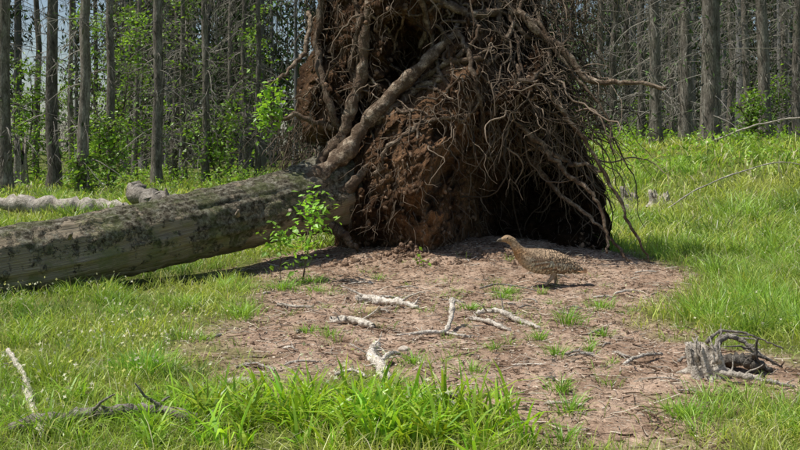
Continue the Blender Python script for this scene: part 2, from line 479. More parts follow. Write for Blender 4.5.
acc = Acc()
def root(pts, r0, r1, off=0.04, shade=1.0, K=44, seg=14, free=False, tint=(1, 1, 1)):
    xz = smooth_path(np.array([(p[0], 0, p[1]) for p in pts]), K)[:, [0, 2]]
    xz = xz + 0.016 * rng.normal(size=xz.shape).cumsum(0) * 0.5
    P = on_plate(xz, off)
    k = np.ones(9) / 9
    yy = np.convolve(np.pad(P[:, 1], 4, mode='edge'), k, 'valid'); P[:, 1] = np.minimum(yy, P[:, 1] + 0.10)
    P[:, 1] = np.convolve(np.pad(P[:, 1], 3, mode='edge'), np.ones(7) / 7, 'valid')
    if free: P[:, 1] = np.linspace(P[0, 1], free, K)
    R = np.linspace(r0, r1, K) * (1 + 0.10 * rng.normal(size=K).cumsum() * 0.3)
    R = np.maximum(R, 0.35 * r1)
    tubes(acc, P[None], R[None], seg, np.array(tint) * shade, rough=0.5, rfreq=11)
    return P
def root3(pts, r0, r1, shade=1.0, K=50, seg=18):
    P = smooth_path(pts, K) + 0.010 * rng.normal(size=(K, 3)).cumsum(0) * 0.5
    R = np.linspace(r0, r1, K) * (1 + 0.07 * rng.normal(size=K))
    tubes(acc, P[None], R[None], seg, np.array([1, 1, 1]) * shade, rough=0.75, rfreq=10)
W = 1.3
root3([(-0.85, 7.84, 0.58), (-0.60, 7.97, 0.72), (-0.42, 8.06, 0.90), (-0.22, 8.08, 1.18), (0.03, 8.08, 1.48), (0.28, 8.12, 1.72), (0.5, 8.18, 1.9)], 0.075, 0.034, 1.2)
root3([(-0.80, 7.84, 0.48), (-0.55, 7.92, 0.56), (-0.32, 7.96, 0.72), (-0.10, 7.94, 0.94), (0.1, 7.96, 1.08)], 0.07, 0.016, 0.85)
root3([(-0.78, 7.84, 0.36), (-0.52, 7.92, 0.32), (-0.36, 7.92, 0.20), (-0.25, 7.88, 0.08)], 0.065, 0.014, 0.7)
root3([(-0.62, 8.06, 0.80), (-0.42, 8.14, 1.05), (-0.30, 8.16, 1.45), (-0.26, 8.14, 1.85), (-0.15, 8.14, 2.3)], 0.055, 0.03, 0.95)
root([(-0.42, 0.75), (-0.3, 1.05), (-0.1, 1.25), (0.15, 1.45), (0.36, 1.52)], 0.045, 0.018, 0.02, 1.0)
root([(-0.3, 1.3), (-0.36, 1.6), (-0.32, 2.0), (-0.4, 2.4)], 0.04, 0.02, 0.03, 1.0)
root([(0.62, 1.6), (0.3, 1.5), (0.0, 1.22), (-0.3, 0.9)], 0.026, 0.03, 0.04, 0.85)
root([(0.1, 2.2), (0.35, 2.05), (0.7, 1.95), (0.95, 2.1)], 0.036, 0.026, 0.04, 1.0)
root([(0.92, 2.0), (1.12, 1.78), (1.34, 1.55), (1.54, 1.43), (1.72, 1.46), (1.98, 1.455)], 0.042, 0.011, 0.10, W, free=7.95)
root([(0.75, 2.3), (0.95, 1.98), (1.15, 1.88), (1.35, 1.6), (1.6, 1.3), (1.66, 1.0)], 0.024, 0.006, 0.12, 1.1, free=8.0)
root([(0.95, 1.0), (1.2, 0.86), (1.36, 0.84), (1.52, 0.82)], 0.020, 0.008, 0.10, W, free=7.9)
root([(0.9, 1.1), (1.2, 0.8), (1.45, 0.5), (1.52, 0.05)], 0.024, 0.008, 0.10, 1.15, free=7.75)
root([(1.0, 0.9), (1.25, 0.6), (1.55, 0.35), (1.76, 0.1)], 0.020, 0.007, 0.10, 1.2, free=7.75)
root([(1.15, 1.3), (1.4, 0.9), (1.62, 0.5), (1.82, 0.12)], 0.017, 0.006, 0.10, 1.1, free=7.9)
root([(-0.72, 2.0), (-0.74, 1.7), (-0.84, 1.52), (-0.95, 1.38)], 0.020, 0.010, 0.10, W, free=7.95)
root([(-0.4, 0.98), (-0.55, 1.1), (-0.8, 1.14), (-1.02, 1.12)], 0.030, 0.010, 0.06, 0.9, free=8.1)
root([(-0.45, 0.75), (-0.5, 1.15), (-0.62, 1.6), (-0.62, 2.2)], 0.04, 0.03, 0.02, 0.6)
root([(-0.2, 0.7), (-0.05, 0.95), (0.25, 1.05), (0.5, 0.95)], 0.026, 0.012, 0.03, 0.8)
root([(0.45, 1.9), (0.5, 1.5), (0.62, 1.1), (0.58, 0.8)], 0.026, 0.008, 0.05, 0.7)
root([(0.8, 2.4), (0.78, 1.9), (0.9, 1.5), (0.88, 1.1), (0.98, 0.7)], 0.030, 0.008, 0.06, 0.75)
root([(1.0, 2.3), (1.15, 1.7), (1.2, 1.3), (1.38, 0.9), (1.42, 0.5)], 0.026, 0.007, 0.05, 0.85)
root([(-0.1, 2.6), (0.15, 2.2), (0.3, 1.7), (0.42, 1.3)], 0.030, 0.014, 0.04, 0.8)
for k in range(52):
    a = rng.uniform(-1.3, 2.8); L = rng.uniform(0.25, 0.9); x0 = rng.uniform(-0.4, 1.0); z0 = rng.uniform(0.9, 2.3)
    p = [(x0 + L * t * math.cos(a) + rng.normal() * 0.08, z0 + L * t * math.sin(a) - 0.4 * t * t + rng.normal() * 0.08) for t in (0, .33, .66, 1)]
    root(p, rng.uniform(0.008, 0.024), 0.004, rng.uniform(0.01, 0.07), rng.uniform(0.4, 1.25), K=28, seg=8)
acc.obj('thick_roots', M_ROOT, True, tree)

acc = Acc()
RT = np.array([[0.27, 0.21, 0.155]])
def fringe(n, xr, zr, dv, L, r, K=14, wob=0.28, grav=0.25, off=0.03, shade=(0.25, 1.1), yfix=None):
    xz = np.stack([rng.uniform(*xr, n), rng.uniform(*zr, n)], 1)
    P0_ = on_plate(xz, off)
    if yfix is not None: P0_[:, 1] = rng.uniform(*yfix, n)
    d = np.array(dv)[None] + rng.normal(size=(n, 3)) * 0.5
    P = grow(P0_, d, rng.uniform(*L, n), K, wob, grav)
    gz = hgt(P[..., 0], P[..., 1]) + 0.01
    P[..., 2] = np.maximum(P[..., 2], gz)
    rr_ = rng.uniform(*r, n)[:, None] * np.linspace(1, 0.35, K)[None]
    tubes(acc, P, rr_, 4, (rng.uniform(*shade, n) * rng.uniform(0.6, 1.2, n))[:, None] * RT, cap=False)
    return P
a1 = fringe(90, (0.7, 1.35), (1.0, 2.7), (0.35, -0.3, -0.5), (0.5, 1.2), (0.003, 0.011), grav=0.16, wob=0.36)
fringe(90, (1.15, 1.6), (0.5, 1.7), (0.6, -0.15, -0.6), (0.4, 1.0), (0.003, 0.009), grav=0.18, wob=0.36)
fringe(80, (0.3, 1.3), (1.0, 2.6), (0.1, -0.5, -0.4), (0.25, 0.7), (0.003, 0.008), grav=0.2, wob=0.4)
fringe(150, (-0.75, 0.4), (0.9, 2.8), (-0.1, -0.6, -0.3), (0.2, 0.6), (0.002, 0.007), grav=0.2, wob=0.38)
fringe(190, (-0.98, -0.5), (0.75, 1.25), (-0.4, -0.1, -0.5), (0.25, 0.6), (0.002, 0.005), yfix=(8.35, 8.9), shade=(0.3, 0.7))
fringe(90, (1.0, 1.5), (1.0, 2.2), (1.0, -0.2, 0.1), (0.2, 0.5), (0.002, 0.007), grav=0.08, wob=0.35)
fringe(3000, (-0.75, 1.6), (0.1, 2.9), (0.1, -0.8, -0.5), (0.05, 0.28), (0.0010, 0.003), K=7, grav=0.3, off=0.0, shade=(0.3, 1.0), wob=0.4)
fringe(650, (0.6, 1.6), (0.8, 2.4), (0.3, -0.5, -0.5), (0.12, 0.45), (0.0012, 0.004), K=9, grav=0.25, off=0.02, shade=(0.25, 0.9), wob=0.38)
sub = a1[:, 4:12:2].reshape(-1, 3)
n = len(sub); d = rng.normal(size=(n, 3)) + np.array([0, -0.2, -0.4])
P = grow(sub, d, rng.uniform(0.06, 0.28, n), 7, 0.3, 0.15)
tubes(acc, P, rng.uniform(0.001, 0.004, n)[:, None] * np.linspace(1, 0.4, 7)[None], 3, rng.uniform(0.4, 1, n)[:, None] * RT, cap=False)
acc.obj('fine_roots', M_FROOT, True, tree)

# clods on plate
bv, bq, bt = ball(7, 5)
acc = Acc()
n = 4600
xz = np.stack([rng.uniform(-0.8, 1.6, n), rng.uniform(0.0, 2.9, n)], 1); pos = on_plate(xz, -0.004)
keep = pos[:, 1] < 8.44; pos = pos[keep]; n = len(pos)
sc = 0.004 + 0.020 * rng.random(n) ** 4
Mx = rotmats(n) * (sc[:, None] * rng.uniform(0.6, 1.3, (n, 3)))[:, None, :]
inst(acc, bv, bq, bt, pos, Mx, np.array([[0.18, 0.12, 0.08]]) * rng.uniform(0.3, 1.5, n)[:, None])
n = 2600
x = rng.normal(0.25, 0.55, n); y = 7.95 - np.abs(rng.normal(size=n)) * 0.25; k = (x > -0.6) & (x < 1.5); x, y = x[k], y[k]; n = len(x)
bump = 0.09 * np.exp(-((x - 0.05) / 0.13) ** 2 - ((y - 7.78) / 0.12) ** 2)
pos = np.stack([x, y, hgt(x, y) + bump * rng.random(n)], 1)
sc = 0.004 + 0.018 * rng.random(n) ** 4
Mx = rotmats(n) * (sc[:, None] * rng.uniform(0.6, 1.3, (n, 3)))[:, None, :]
inst(acc, bv, bq, bt, pos, Mx, np.array([[0.26, 0.175, 0.12]]) * rng.uniform(0.4, 1.4, n)[:, None])
acc.obj('soil_clods', M_LITTER, False, tree)

# ------------------------------------------------------------------ litter on the bare soil
def scatter(n, xr, yr, f):
    x = rng.uniform(*xr, n); y = rng.uniform(*yr, n); k = rng.random(n) < f(x, y)
    return x[k], y[k]
acc = Acc()
x, y = scatter(13000, (-1.8, 2.8), (2.8, 8.4), lambda x, y: dirt(x, y) * np.clip(0.3 + 1.5 * n2(x, y, 3, 3, 61), 0.03, 1))
n = len(x); pos = np.stack([x, y, hgt(x, y, True)], 1)
sc = 0.002 + 0.012 * rng.random(n) ** 5
Mx = rotmats(n) * (sc[:, None] * rng.uniform(0.5, 1.4, (n, 3)))[:, None, :]
base = np.array([[0.32, 0.225, 0.16]]) * rng.uniform(0.35, 1.4, n)[:, None]
inst(acc, bv, bq, bt, pos, Mx, base)
x, y = scatter(42000, (-1.9, 2.8), (2.8, 8.4), lambda x, y: dirt(x, y) * 0.9 + 0.05)
n = len(x); s = np.stack([x, y, hgt(x, y, True) + rng.uniform(0.001, 0.008, n)], 1)
az = rng.uniform(0, 2 * np.pi, n); d = np.stack([np.cos(az), np.sin(az), rng.normal(size=n) * 0.08], 1)
L = 0.012 + 0.10 * rng.random(n) ** 4
P = grow(s, d, L, 3, 0.12, 0)
c = np.where(rng.random(n)[:, None] < 0.40, np.array([[0.60, 0.52, 0.41]]), np.array([[0.15, 0.10, 0.067]])) * rng.uniform(0.6, 1.2, n)[:, None]
tubes(acc, P, (0.0007 + 0.0025 * rng.random(n) ** 3)[:, None] * np.ones((1, 3)), 3, c, cap=False)
x, y = scatter(12000, (-1.9, 2.8), (2.8, 8.4), lambda x, y: dirt(x, y))
n = len(x); s = np.stack([x, y, hgt(x, y, True) + 0.005], 1)
R_ = rotmats(n); R_[:, 2, :] *= 0.3
c = np.where(rng.random(n)[:, None] < 0.35, np.array([[0.62, 0.54, 0.44]]), np.array([[0.30, 0.19, 0.12]])) * rng.uniform(0.5, 1.2, n)[:, None]
inst(acc, LEAFV, None, LEAFT, s, R_ * rng.uniform(0.006, 0.024, n)[:, None, None], c)
acc.obj('forest_litter', M_LITTER, False)

# ------------------------------------------------------------------ dead wood on ground
def stick(name, pts, r0, r1, shade=1.0, K=34, seg=12, twigs=0, tint=(1, 1, 1), rough=0.55):
    a = Acc(); p = smooth_path(np.array(pts, float), K)
    p[:, :2] += rng.normal(size=(K, 2)) * r0 * 0.2
    p[:, 2] += hgt(p[:, 0], p[:, 1]) + rng.normal(size=K) * r0 * 0.12
    R = np.linspace(r0, r1, K) * (1 + 0.14 * rng.normal(size=K)); R[0] *= 0.35; R[-1] *= 0.3; R[1] *= .8
    tubes(a, p[None], R[None], seg, np.array(tint) * shade, rough=rough, rfreq=0.35 / r0)
    for _ in range(twigs):
        i = rng.integers(3, K - 3); d = rng.normal(size=3); d[2] = abs(d[2]) * 0.5
        L = rng.uniform(2, 8) * r0
        q = grow(p[i][None], d[None], L, 6, 0.25, 0.02); tubes(a, q, np.linspace(r0 * 0.35, r0 * 0.10, 6)[None], 6, np.array(tint) * shade)
    return a.obj(name, M_DEAD, True)
stick('dead_branch', [(-1.68, 4.45, 0.05), (-1.45, 4.0, 0.04), (-1.30, 3.65, 0.03), (-1.10, 3.2, 0.02)], 0.010, 0.014, 1.25, twigs=2)
stick('dead_branch', [(-0.10, 4.72, 0.02), (-0.125, 4.45, 0.02), (-0.085, 4.2, 0.03), (-0.05, 3.98, 0.015)], 0.015, 0.021, 1.45, twigs=6)
stick('dead_branch', [(-0.085, 4.22, 0.03), (-0.04, 4.32, 0.05), (0.0, 4.36, 0.04)], 0.012, 0.005, 1.3, twigs=3)
stick('dead_branch', [(-0.27, 6.15, 0.02), (-0.12, 6.0, 0.03), (0.0, 5.85, 0.03), (0.10, 5.75, 0.01)], 0.026, 0.011, 1.4, twigs=5)
stick('dead_branch', [(-0.22, 6.3, 0.01), (-0.1, 6.2, 0.03), (-0.02, 6.25, 0.01)], 0.012, 0.006, 1.1, twigs=3)
stick('dead_branch', [(-0.02, 4.98, 0.01), (0.12, 5.05, 0.02), (0.22, 5.1, 0.02), (0.255, 5.2, 0.07), (0.27, 5.3, 0.14)], 0.008, 0.015, 1.4, twigs=4)
stick('dead_branch', [(0.21, 5.12, 0.01), (0.29, 5.02, 0.02), (0.34, 5.0, 0.01)], 0.010, 0.004, 1.2, twigs=2)
stick('dead_branch', [(-0.35, 5.38, 0.01), (-0.25, 5.32, 0.02), (-0.13, 5.18, 0.01)], 0.021, 0.014, 1.4, twigs=4)
stick('dead_branch', [(-0.26, 4.12, 0.01), (-0.19, 4.14, 0.02), (-0.13, 4.05, 0.01)], 0.008, 0.005, 1.3, twigs=2)
stick('dead_branch', [(0.50, 6.55, 0.03), (0.65, 6.62, 0.04), (0.86, 6.5, 0.02)], 0.007, 0.004, 0.6, twigs=5)
stick('dead_branch', [(0.40, 5.52, 0.02), (0.52, 5.5, 0.04), (0.62, 5.35, 0.02), (0.70, 5.2, 0.01)], 0.017, 0.010, 1.3, twigs=6)
stick('dead_branch', [(0.36, 5.42, 0.01), (0.46, 5.3, 0.02), (0.55, 5.15, 0.01)], 0.012, 0.008, 1.25, twigs=4)
stick('dead_branch', [(0.93, 4.32, 0.01), (1.03, 4.42, 0.03), (1.14, 4.52, 0.02)], 0.009, 0.006, 1.1, twigs=3)
stick('dead_branch', [(-0.68, 4.3, 0.01), (-0.6, 4.32, 0.02), (-0.5, 4.2, 0.02)], 0.008, 0.005, 0.9, twigs=3)
stick('dead_branch', [(-0.7, 5.95, 0.01), (-0.6, 5.85, 0.02), (-0.48, 5.8, 0.02)], 0.010, 0.007, 1.1, twigs=3)
stick('dead_branch', [(0.16, 3.75, 0.01), (0.22, 3.7, 0.02), (0.27, 3.5, 0.01)], 0.008, 0.004, 0.8, twigs=2)
for k in range(60):
    x_ = rng.uniform(-0.9, 1.7); y_ = rng.uniform(3.4, 7.6)
    if dirt(np.array([x_]), np.array([y_]))[0] < 0.6: continue
    a = rng.uniform(0, 6.28); L = rng.uniform(0.05, 0.20)
    stick('dead_branch', [(x_, y_, 0.006), (x_ + .5 * L * math.cos(a) + .02 * rng.normal(), y_ + .5 * L * math.sin(a), 0.015), (x_ + L * math.cos(a), y_ + L * math.sin(a), 0.006)], rng.uniform(0.003, 0.009), 0.003, rng.uniform(0.6, 1.4), K=12, seg=7, twigs=2)
stick('mossy_log', [(-1.25, 3.32, 0.02), (-1.05, 3.36, 0.04), (-0.85, 3.42, 0.05), (-0.60, 3.34, 0.02)], 0.024, 0.014, 0.55, twigs=8)
stick('fallen_log', [(-5.9, 14.2, 0.14), (-5.0, 14.0, 0.15), (-4.2, 13.8, 0.16), (-3.5, 13.5, 0.14)], 0.11, 0.095, 0.95)
stick('fallen_log', [(-3.15, 12.2, 0.44), (-2.9, 12.0, 0.37), (-2.6, 11.8, 0.30), (-2.1, 11.4, 0.2)], 0.12, 0.11, 0.6)
stick('fallen_branch', [(6.0, 20.5, 0.1), (6.9, 20, 0.50), (7.8, 19.5, 0.60), (8.8, 19, 0.2)], 0.020, 0.012, 1.0, twigs=10)
stick('fallen_branch', [(3.2, 12.5, 0.1), (4.0, 13, 0.35), (5.0, 13.4, 0.42), (5.6, 13.2, 0.1)], 0.009, 0.005, 1.0, twigs=10)
bv2, bq2, bt2 = ball(20, 14)
def chunk(name, loc, sc, col, mat, ns=0.6):
    a = Acc(); v = bv2 * (1 + ns * fbm(bv2 * 1.6 + loc[0] * 7, 4, 71)[:, None]) * np.array(sc)
    v = v + np.array([loc[0], loc[1], hgt(np.array([loc[0]]), np.array([loc[1]]))[0] + loc[2]])
    a.add(v, bq2, bt2, np.array(col)); return a.obj(name, mat, True)
chunk('stone', (-0.15, 5.62, 0.008), (0.042, 0.03, 0.026), (0.46, 0.35, 0.20), M_STONE)
chunk('stone', (-0.62, 4.05, 0.01), (0.05, 0.04, 0.018), (0.4, 0.36, 0.3), M_STONE)
chunk('stone', (0.02, 4.62, 0.005), (0.03, 0.02, 0.012), (0.5, 0.44, 0.36), M_STONE)

def stump(name, loc, h, r, n, shade, roots=0, lean=0.25):
    a = Acc(); gz = float(hgt(np.array([loc[0]]), np.array([loc[1]]))[0])
    K = 26; sgm = 64; t = np.linspace(0, 1, K); th_ = np.linspace(0, 2 * np.pi, sgm, endpoint=False)
    top = 0.45 + 0.55 * np.clip(0.5 + 1.1 * vn(np.stack([np.cos(th_) * 2.3 + loc[0], np.sin(th_) * 2.3, 0 * th_], 1), 5) + 0.14 * rng.normal(size=sgm), 0, 1)
    zz_ = t[:, None] * top[None] * h - 0.03
    rb = r * (1 + 0.9 * np.exp(-t * 5)[:, None]) * (1 + 0.22 * np.cos(3 * th_ + 1)[None] + 0.12 * np.cos(5 * th_)[None] + 0.06 * np.cos(14 * th_)[None] + 0.05 * rng.normal(size=sgm)[None])
    V_ = np.stack([loc[0] + rb * np.cos(th_) + lean * zz_ * -1, loc[1] + rb * np.sin(th_), gz + zz_], -1)
    inner = V_[-1] * 1.0; cen = inner.mean(0)
    inn = []
    for k, f in enumerate((0.8, 0.45, 0.1)):
        q_ = cen + (inner - cen) * np.array([f, f, 1]); q_[:, 2] = inner[:, 2] - h * (0.15 + 0.22 * k) * rng.uniform(0.5, 1.2, sgm); q_[:, 2] = np.maximum(q_[:, 2], gz)
        inn.append(q_)
    V_ = np.concatenate([V_, np.array(inn)]); KK = K + 3
    ix = np.arange(KK * sgm).reshape(KK, sgm); nn_ = np.roll(ix, -1, 1)
    a.add(V_.reshape(-1, 3), np.stack([ix[:-1], nn_[:-1], nn_[1:], ix[1:]], -1).reshape(-1, 4), None, np.array([shade] * 3))
    for k in range(n):
        an = rng.uniform(0, 2 * np.pi); b = np.array([loc[0] + r * 0.8 * math.cos(an), loc[1] + r * 0.8 * math.sin(an), gz + h * 0.4])
        q_ = grow(b[None], np.array([[-lean, 0, 1.0]]) + 0.15 * rng.normal(size=(1, 3)), h * rng.uniform(0.3, 0.7), 5, 0.08, 0)
        tubes(a, q_, np.linspace(r * 0.16, r * 0.02, 5)[None], 5, np.array([shade] * 3))
    for k in range(roots):
        an = 2 * np.pi * k / roots + rng.uniform(-.3, .3); b = np.array([loc[0], loc[1], gz + 0.03])
        q_ = grow(b[None], np.array([[math.cos(an), math.sin(an), 0.0]]), r * rng.uniform(2.2, 3.2), 10, 0.15, 0.10)
        tubes(a, q_, np.linspace(r * 0.35, r * 0.05, 10)[None], 8, np.array([shade * 0.9] * 3), rough=0.35)
    return a.obj(name, M_DEAD, True)
stump('broken_stump', (1.22, 4.12, 0), 0.16, 0.062, 12, 1.15, 4)
stump('broken_stump', (3.15, 14.2, 0), 0.28, 0.09, 5, 0.9, 3)
stump('broken_stump', (3.45, 13.8, 0), 0.22, 0.12, 5, 1.0, 3)
stump('broken_stump', (3.0, 13.3, 0), 0.14, 0.10, 4, 0.8, 3)
stump('broken_stump', (-2.62, 11.9, 0), 0.35, 0.10, 5, 0.7, 3)
stump('broken_stump', (-9.1, 25.0, 0), 1.3, 0.12, 6, 0.7, 0, 0.0)
stick('dead_root', [(1.26, 4.22, 0.04), (1.32, 4.30, 0.11), (1.39, 4.3, 0.12), (1.46, 4.25, 0.07), (1.52, 4.22, 0.03)], 0.016, 0.006, 0.6, twigs=8)
stick('dead_root', [(1.30, 4.42, 0.08), (1.39, 4.48, 0.12), (1.52, 4.5, 0.10), (1.66, 4.5, 0.04)], 0.008, 0.003, 0.6, twigs=4)
stick('dead_root', [(1.24, 4.05, 0.03), (1.34, 4.0, 0.035), (1.43, 3.97, 0.02), (1.50, 3.97, 0.005)], 0.013, 0.006, 1.0, twigs=6)
stick('dead_root', [(1.29, 4.28, 0.02), (1.36, 4.2, 0.05), (1.43, 4.17, 0.04), (1.50, 4.2, 0.01)], 0.032, 0.012, 0.25, twigs=3)

# ------------------------------------------------------------------ grass
def blades(acc, x, y, h, w, lean, col, z0=None, az=None, curl=1.0):
    n = len(x); z = hgt(x, y) if z0 is None else z0
    az = rng.uniform(0, 2 * np.pi, n) if az is None else az
    dv = np.stack([np.cos(az), np.sin(az)], 1); sd = rng.uniform(0, 2 * np.pi, n); sv = np.stack([np.cos(sd), np.sin(sd)], 1)
    ts = np.array([0, 0.35, 0.72, 1.0]); ws = np.array([0.7, 1.0, 0.7, 0])
    V = np.zeros((n, 7, 3)); C = np.zeros((n, 7, 3))
    for k, t in enumerate(ts):
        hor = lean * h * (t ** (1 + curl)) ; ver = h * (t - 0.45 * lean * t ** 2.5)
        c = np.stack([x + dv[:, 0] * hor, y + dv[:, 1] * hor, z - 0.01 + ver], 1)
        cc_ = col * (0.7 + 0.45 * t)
        if k < 3:
            off = np.concatenate([sv * (w * ws[k] * 0.5)[:, None], np.zeros((n, 1))], 1)
            V[:, 2 * k] = c - off; V[:, 2 * k + 1] = c + off; C[:, 2 * k] = cc_; C[:, 2 * k + 1] = cc_
        else: V[:, 6] = c; C[:, 6] = cc_
    b = (np.arange(n) * 7)[:, None]
    Q = np.concatenate([b + np.array([0, 1, 3, 2]), b + np.array([2, 3, 5, 4])]); T = b + np.array([4, 5, 6])
    acc.add(V.reshape(-1, 3), Q, T, C.reshape(-1, 3))

LOGA = np.array([-0.3, 8.1]); LOGB = np.array([-6.5, 3.4])
def logd(x, y):
    e = LOGB - LOGA; t = np.clip(((x - LOGA[0]) * e[0] + (y - LOGA[1]) * e[1]) / (e @ e), 0, 1)
    return np.hypot(x - LOGA[0] - t * e[0], y - LOGA[1] - t * e[1])

def gcol(x, y, n):
    a = n2(x, y, 0.9, 3, 81)[:, None]; b = n2(x, y, 4, 2, 82)[:, None]
    g = np.array([[0.31, 0.50, 0.07]]); yl = np.array([[0.60, 0.64, 0.15]]); dk = np.array([[0.11, 0.24, 0.035]])
    t = np.clip(0.5 + 1.0 * a + 0.5 * b, 0, 1); c = g * (1 - t) + yl * t
    t2 = np.clip(-0.9 * b - 0.6 * a, 0, 0.8); c = c * (1 - t2) + dk * t2
    r = rng.random((n, 1)); c = np.where(r < 0.14, np.array([[0.72, 0.66, 0.40]]), c)
    return np.clip(c * rng.uniform(0.55, 1.25, (n, 1)), 0, 0.8)

def lawn(acc, n, yr, hw, hr, w):
    y = rng.uniform(*yr, n); x = rng.uniform(-1, 1, n) * (0.40 * y * 1.3 + hw)
    clump = n2(x, y, 5, 3, 90)
    dm = dirt(x, y)
    k = (rng.random(n) > dm ** 0.6 * 1.01) & (rng.random(n) < np.clip(0.7 + 1.3 * clump, 0.08, 1)) & ((logd(x, y) > 0.2))
    k &= ~((y > 8.0) & (y < 9.1) & (x > -0.6) & (x < 1.6))
    x, y, dm = x[k], y[k], dm[k]; clump = clump[k]; n = len(x)
    right = sst(0.9, 2.0, x)
    h = rng.uniform(*hr, n) * (1 + 0.7 * clump) * (1 + 0.35 * right * (y > 4.6)) * (0.5 + 0.5 * (rng.random(n))) * (1 - 0.55 * dm)
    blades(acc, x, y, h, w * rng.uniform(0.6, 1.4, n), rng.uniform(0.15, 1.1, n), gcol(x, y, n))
acc = Acc()
lawn(acc, 44000, (2.6, 4.8), 0.3, (0.05, 0.15), 0.0030)
lawn(acc, 76000, (4.8, 8.5), 0.3, (0.06, 0.16), 0.0042)
lawn(acc, 64000, (8.5, 14.5), 0.5, (0.10, 0.22), 0.0088)
lawn(acc, 42000, (14.5, 30), 1.0, (0.12, 0.28), 0.021)
acc.obj('grass', M_GRASS, False)

acc = Acc()
def tuft(acc, cx, cy, n, rad_, h, w, lean=(0.2, 0.9), col=(0.24, 0.42, 0.065)):
    a = rng.uniform(0, 2 * np.pi, n); r = rad_ * np.abs(rng.normal(size=n)) * 0.5
    x = cx + r * np.cos(a); y = cy + r * np.sin(a)
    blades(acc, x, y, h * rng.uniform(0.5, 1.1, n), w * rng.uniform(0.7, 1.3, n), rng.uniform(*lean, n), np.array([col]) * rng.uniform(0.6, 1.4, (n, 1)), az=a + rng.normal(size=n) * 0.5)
for k in range(95):
    y_ = rng.uniform(4.9, 9.5); x_ = rng.uniform(1.55, 0.43 * y_ + 0.6)
    if dirt(np.array([x_]), np.array([y_]))[0] < 0.2:
        tuft(acc, x_, y_, 110, 0.18, rng.uniform(0.14, 0.30), 0.0036, (0.2, 0.9), tuple(np.array([0.32, 0.51, 0.085]) * rng.uniform(0.55, 1.2)))
for k in range(150):
    y_ = rng.uniform(8.5, 20); x_ = rng.uniform(-0.46 * y_, 0.46 * y_)
    if logd(x_, y_) > 0.5: tuft(acc, x_, y_, 80, 0.3, rng.uniform(0.18, 0.40), 0.009, (0.3, 1.0), tuple(np.array([0.33, 0.51, 0.09]) * rng.uniform(0.4, 1.2)))
acc.obj('tall_grass', M_GRASS, False)

acc = Acc()
for (x_, y_, n, r_, h) in [(-0.33, 4.95, 60, .06, .10), (0.67, 6.5, 130, .09, .09), (0.62, 6.3, 70, .06, .08), (0.87, 5.4, 110, .08, .14), (0.68, 4.55, 60, .05, .11), (0.66, 4.95, 60, .05, .09),
                           (0.29, 4.2, 50, .05, .09), (0.58, 3.55, 70, .06, .12), (0.60, 3.85, 60, .05, .1), (0.40, 5.8, 90, .07, .08), (0.12, 8.0, 60, .05, .12), (-0.75, 6.6, 160, .14, .12), (-0.6, 6.9, 120, .12, .12),
                           (-0.5, 6.4, 90, .12, .10), (0.0, 5.95, 30, .05, .07), (1.0, 5.1, 60, .06, .08), (0.5, 3.2, 60, .06, .1), (0.06, 4.35, 70, .07, .1), (0.85, 4.7, 40, .04, .08), (-0.45, 5.1, 80, .08, .08), (1.15, 6.0, 120, .1, .12), (-0.15, 7.1, 50, .06, .09), (0.42, 4.6, 30, .04, .08), (0.95, 3.45, 90, .08, .12)]:
    tuft(acc, x_, y_, n, r_ * 1.2, h * 1.0, 0.0035, (0.3, 1.1), (0.26, 0.47, 0.06))
for k in range(95):
    x_ = rng.uniform(-0.9, 1.7); y_ = rng.uniform(3.3, 7.8)
    tuft(acc, x_, y_, rng.integers(6, 36), rng.uniform(.03, .12), rng.uniform(0.04, 0.10), 0.003, (0.3, 1.2), (0.28, 0.46, 0.065))
tuft(acc, -1.02, 4.15, 420, 0.14, 0.16, 0.003, (0.3, 1.1), (0.22, 0.45, 0.05))
tuft(acc, -1.35, 4.0, 200, 0.12, 0.18, 0.004, (0.2, 0.8), (0.32, 0.42, 0.07))
for k in range(60):
    x_ = rng.uniform(-2.4, -0.8); y_ = rng.uniform(3.1, 6.8); tuft(acc, x_, y_, 80, 0.12, rng.uniform(0.07, 0.17), 0.0035, (0.3, 1.0), tuple(np.array([0.30, 0.48, 0.075]) * rng.uniform(0.45, 1.2)))
for k in range(30):
    x_ = rng.uniform(0.85, 2.0); y_ = rng.uniform(3.0, 3.7); tuft(acc, x_, y_, 60, 0.12, rng.uniform(0.06, 0.15), 0.0035, (0.3, 1.0), (0.30, 0.47, 0.07))
acc.obj('grass_tufts', M_GRASS, False)

acc = Acc()
for k in range(110):
    x_ = rng.normal(-0.15, 0.28); y_ = 3.34 + 0.17 * rng.normal() - 0.08 * (x_ + 0.2)
    if x_ > 0.42 or y_ > 3.75: continue
    m_ = rng.integers(9, 18); a = rng.uniform(0, 2 * np.pi, m_); tone_ = rng.uniform(0.6, 1.25)
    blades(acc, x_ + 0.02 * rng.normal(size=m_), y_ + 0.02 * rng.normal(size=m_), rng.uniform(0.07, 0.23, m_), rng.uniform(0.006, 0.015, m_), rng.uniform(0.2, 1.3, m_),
           tone_ * np.array([[0.22, 0.46, 0.04]]) * rng.uniform(0.6, 1.3, (m_, 1)) + np.array([[0.24, 0.17, 0.01]]) * rng.random((m_, 1)), az=a, curl=0.9)
for k in range(44):
    x_ = rng.uniform(-1.35, -0.5); y_ = rng.uniform(3.1, 3.8); m_ = 14; a = rng.uniform(0, 2 * np.pi, m_)
    blades(acc, x_ + 0.015 * rng.normal(size=m_), y_ + 0.015 * rng.normal(size=m_), rng.uniform(0.06, 0.16, m_), rng.uniform(0.005, 0.010, m_), rng.uniform(0.4, 1.2, m_),
           np.array([[0.27, 0.45, 0.045]]) * rng.uniform(0.6, 1.4, (m_, 1)), az=a, curl=0.9)
acc.obj('wood_rush', M_GRASS, False)

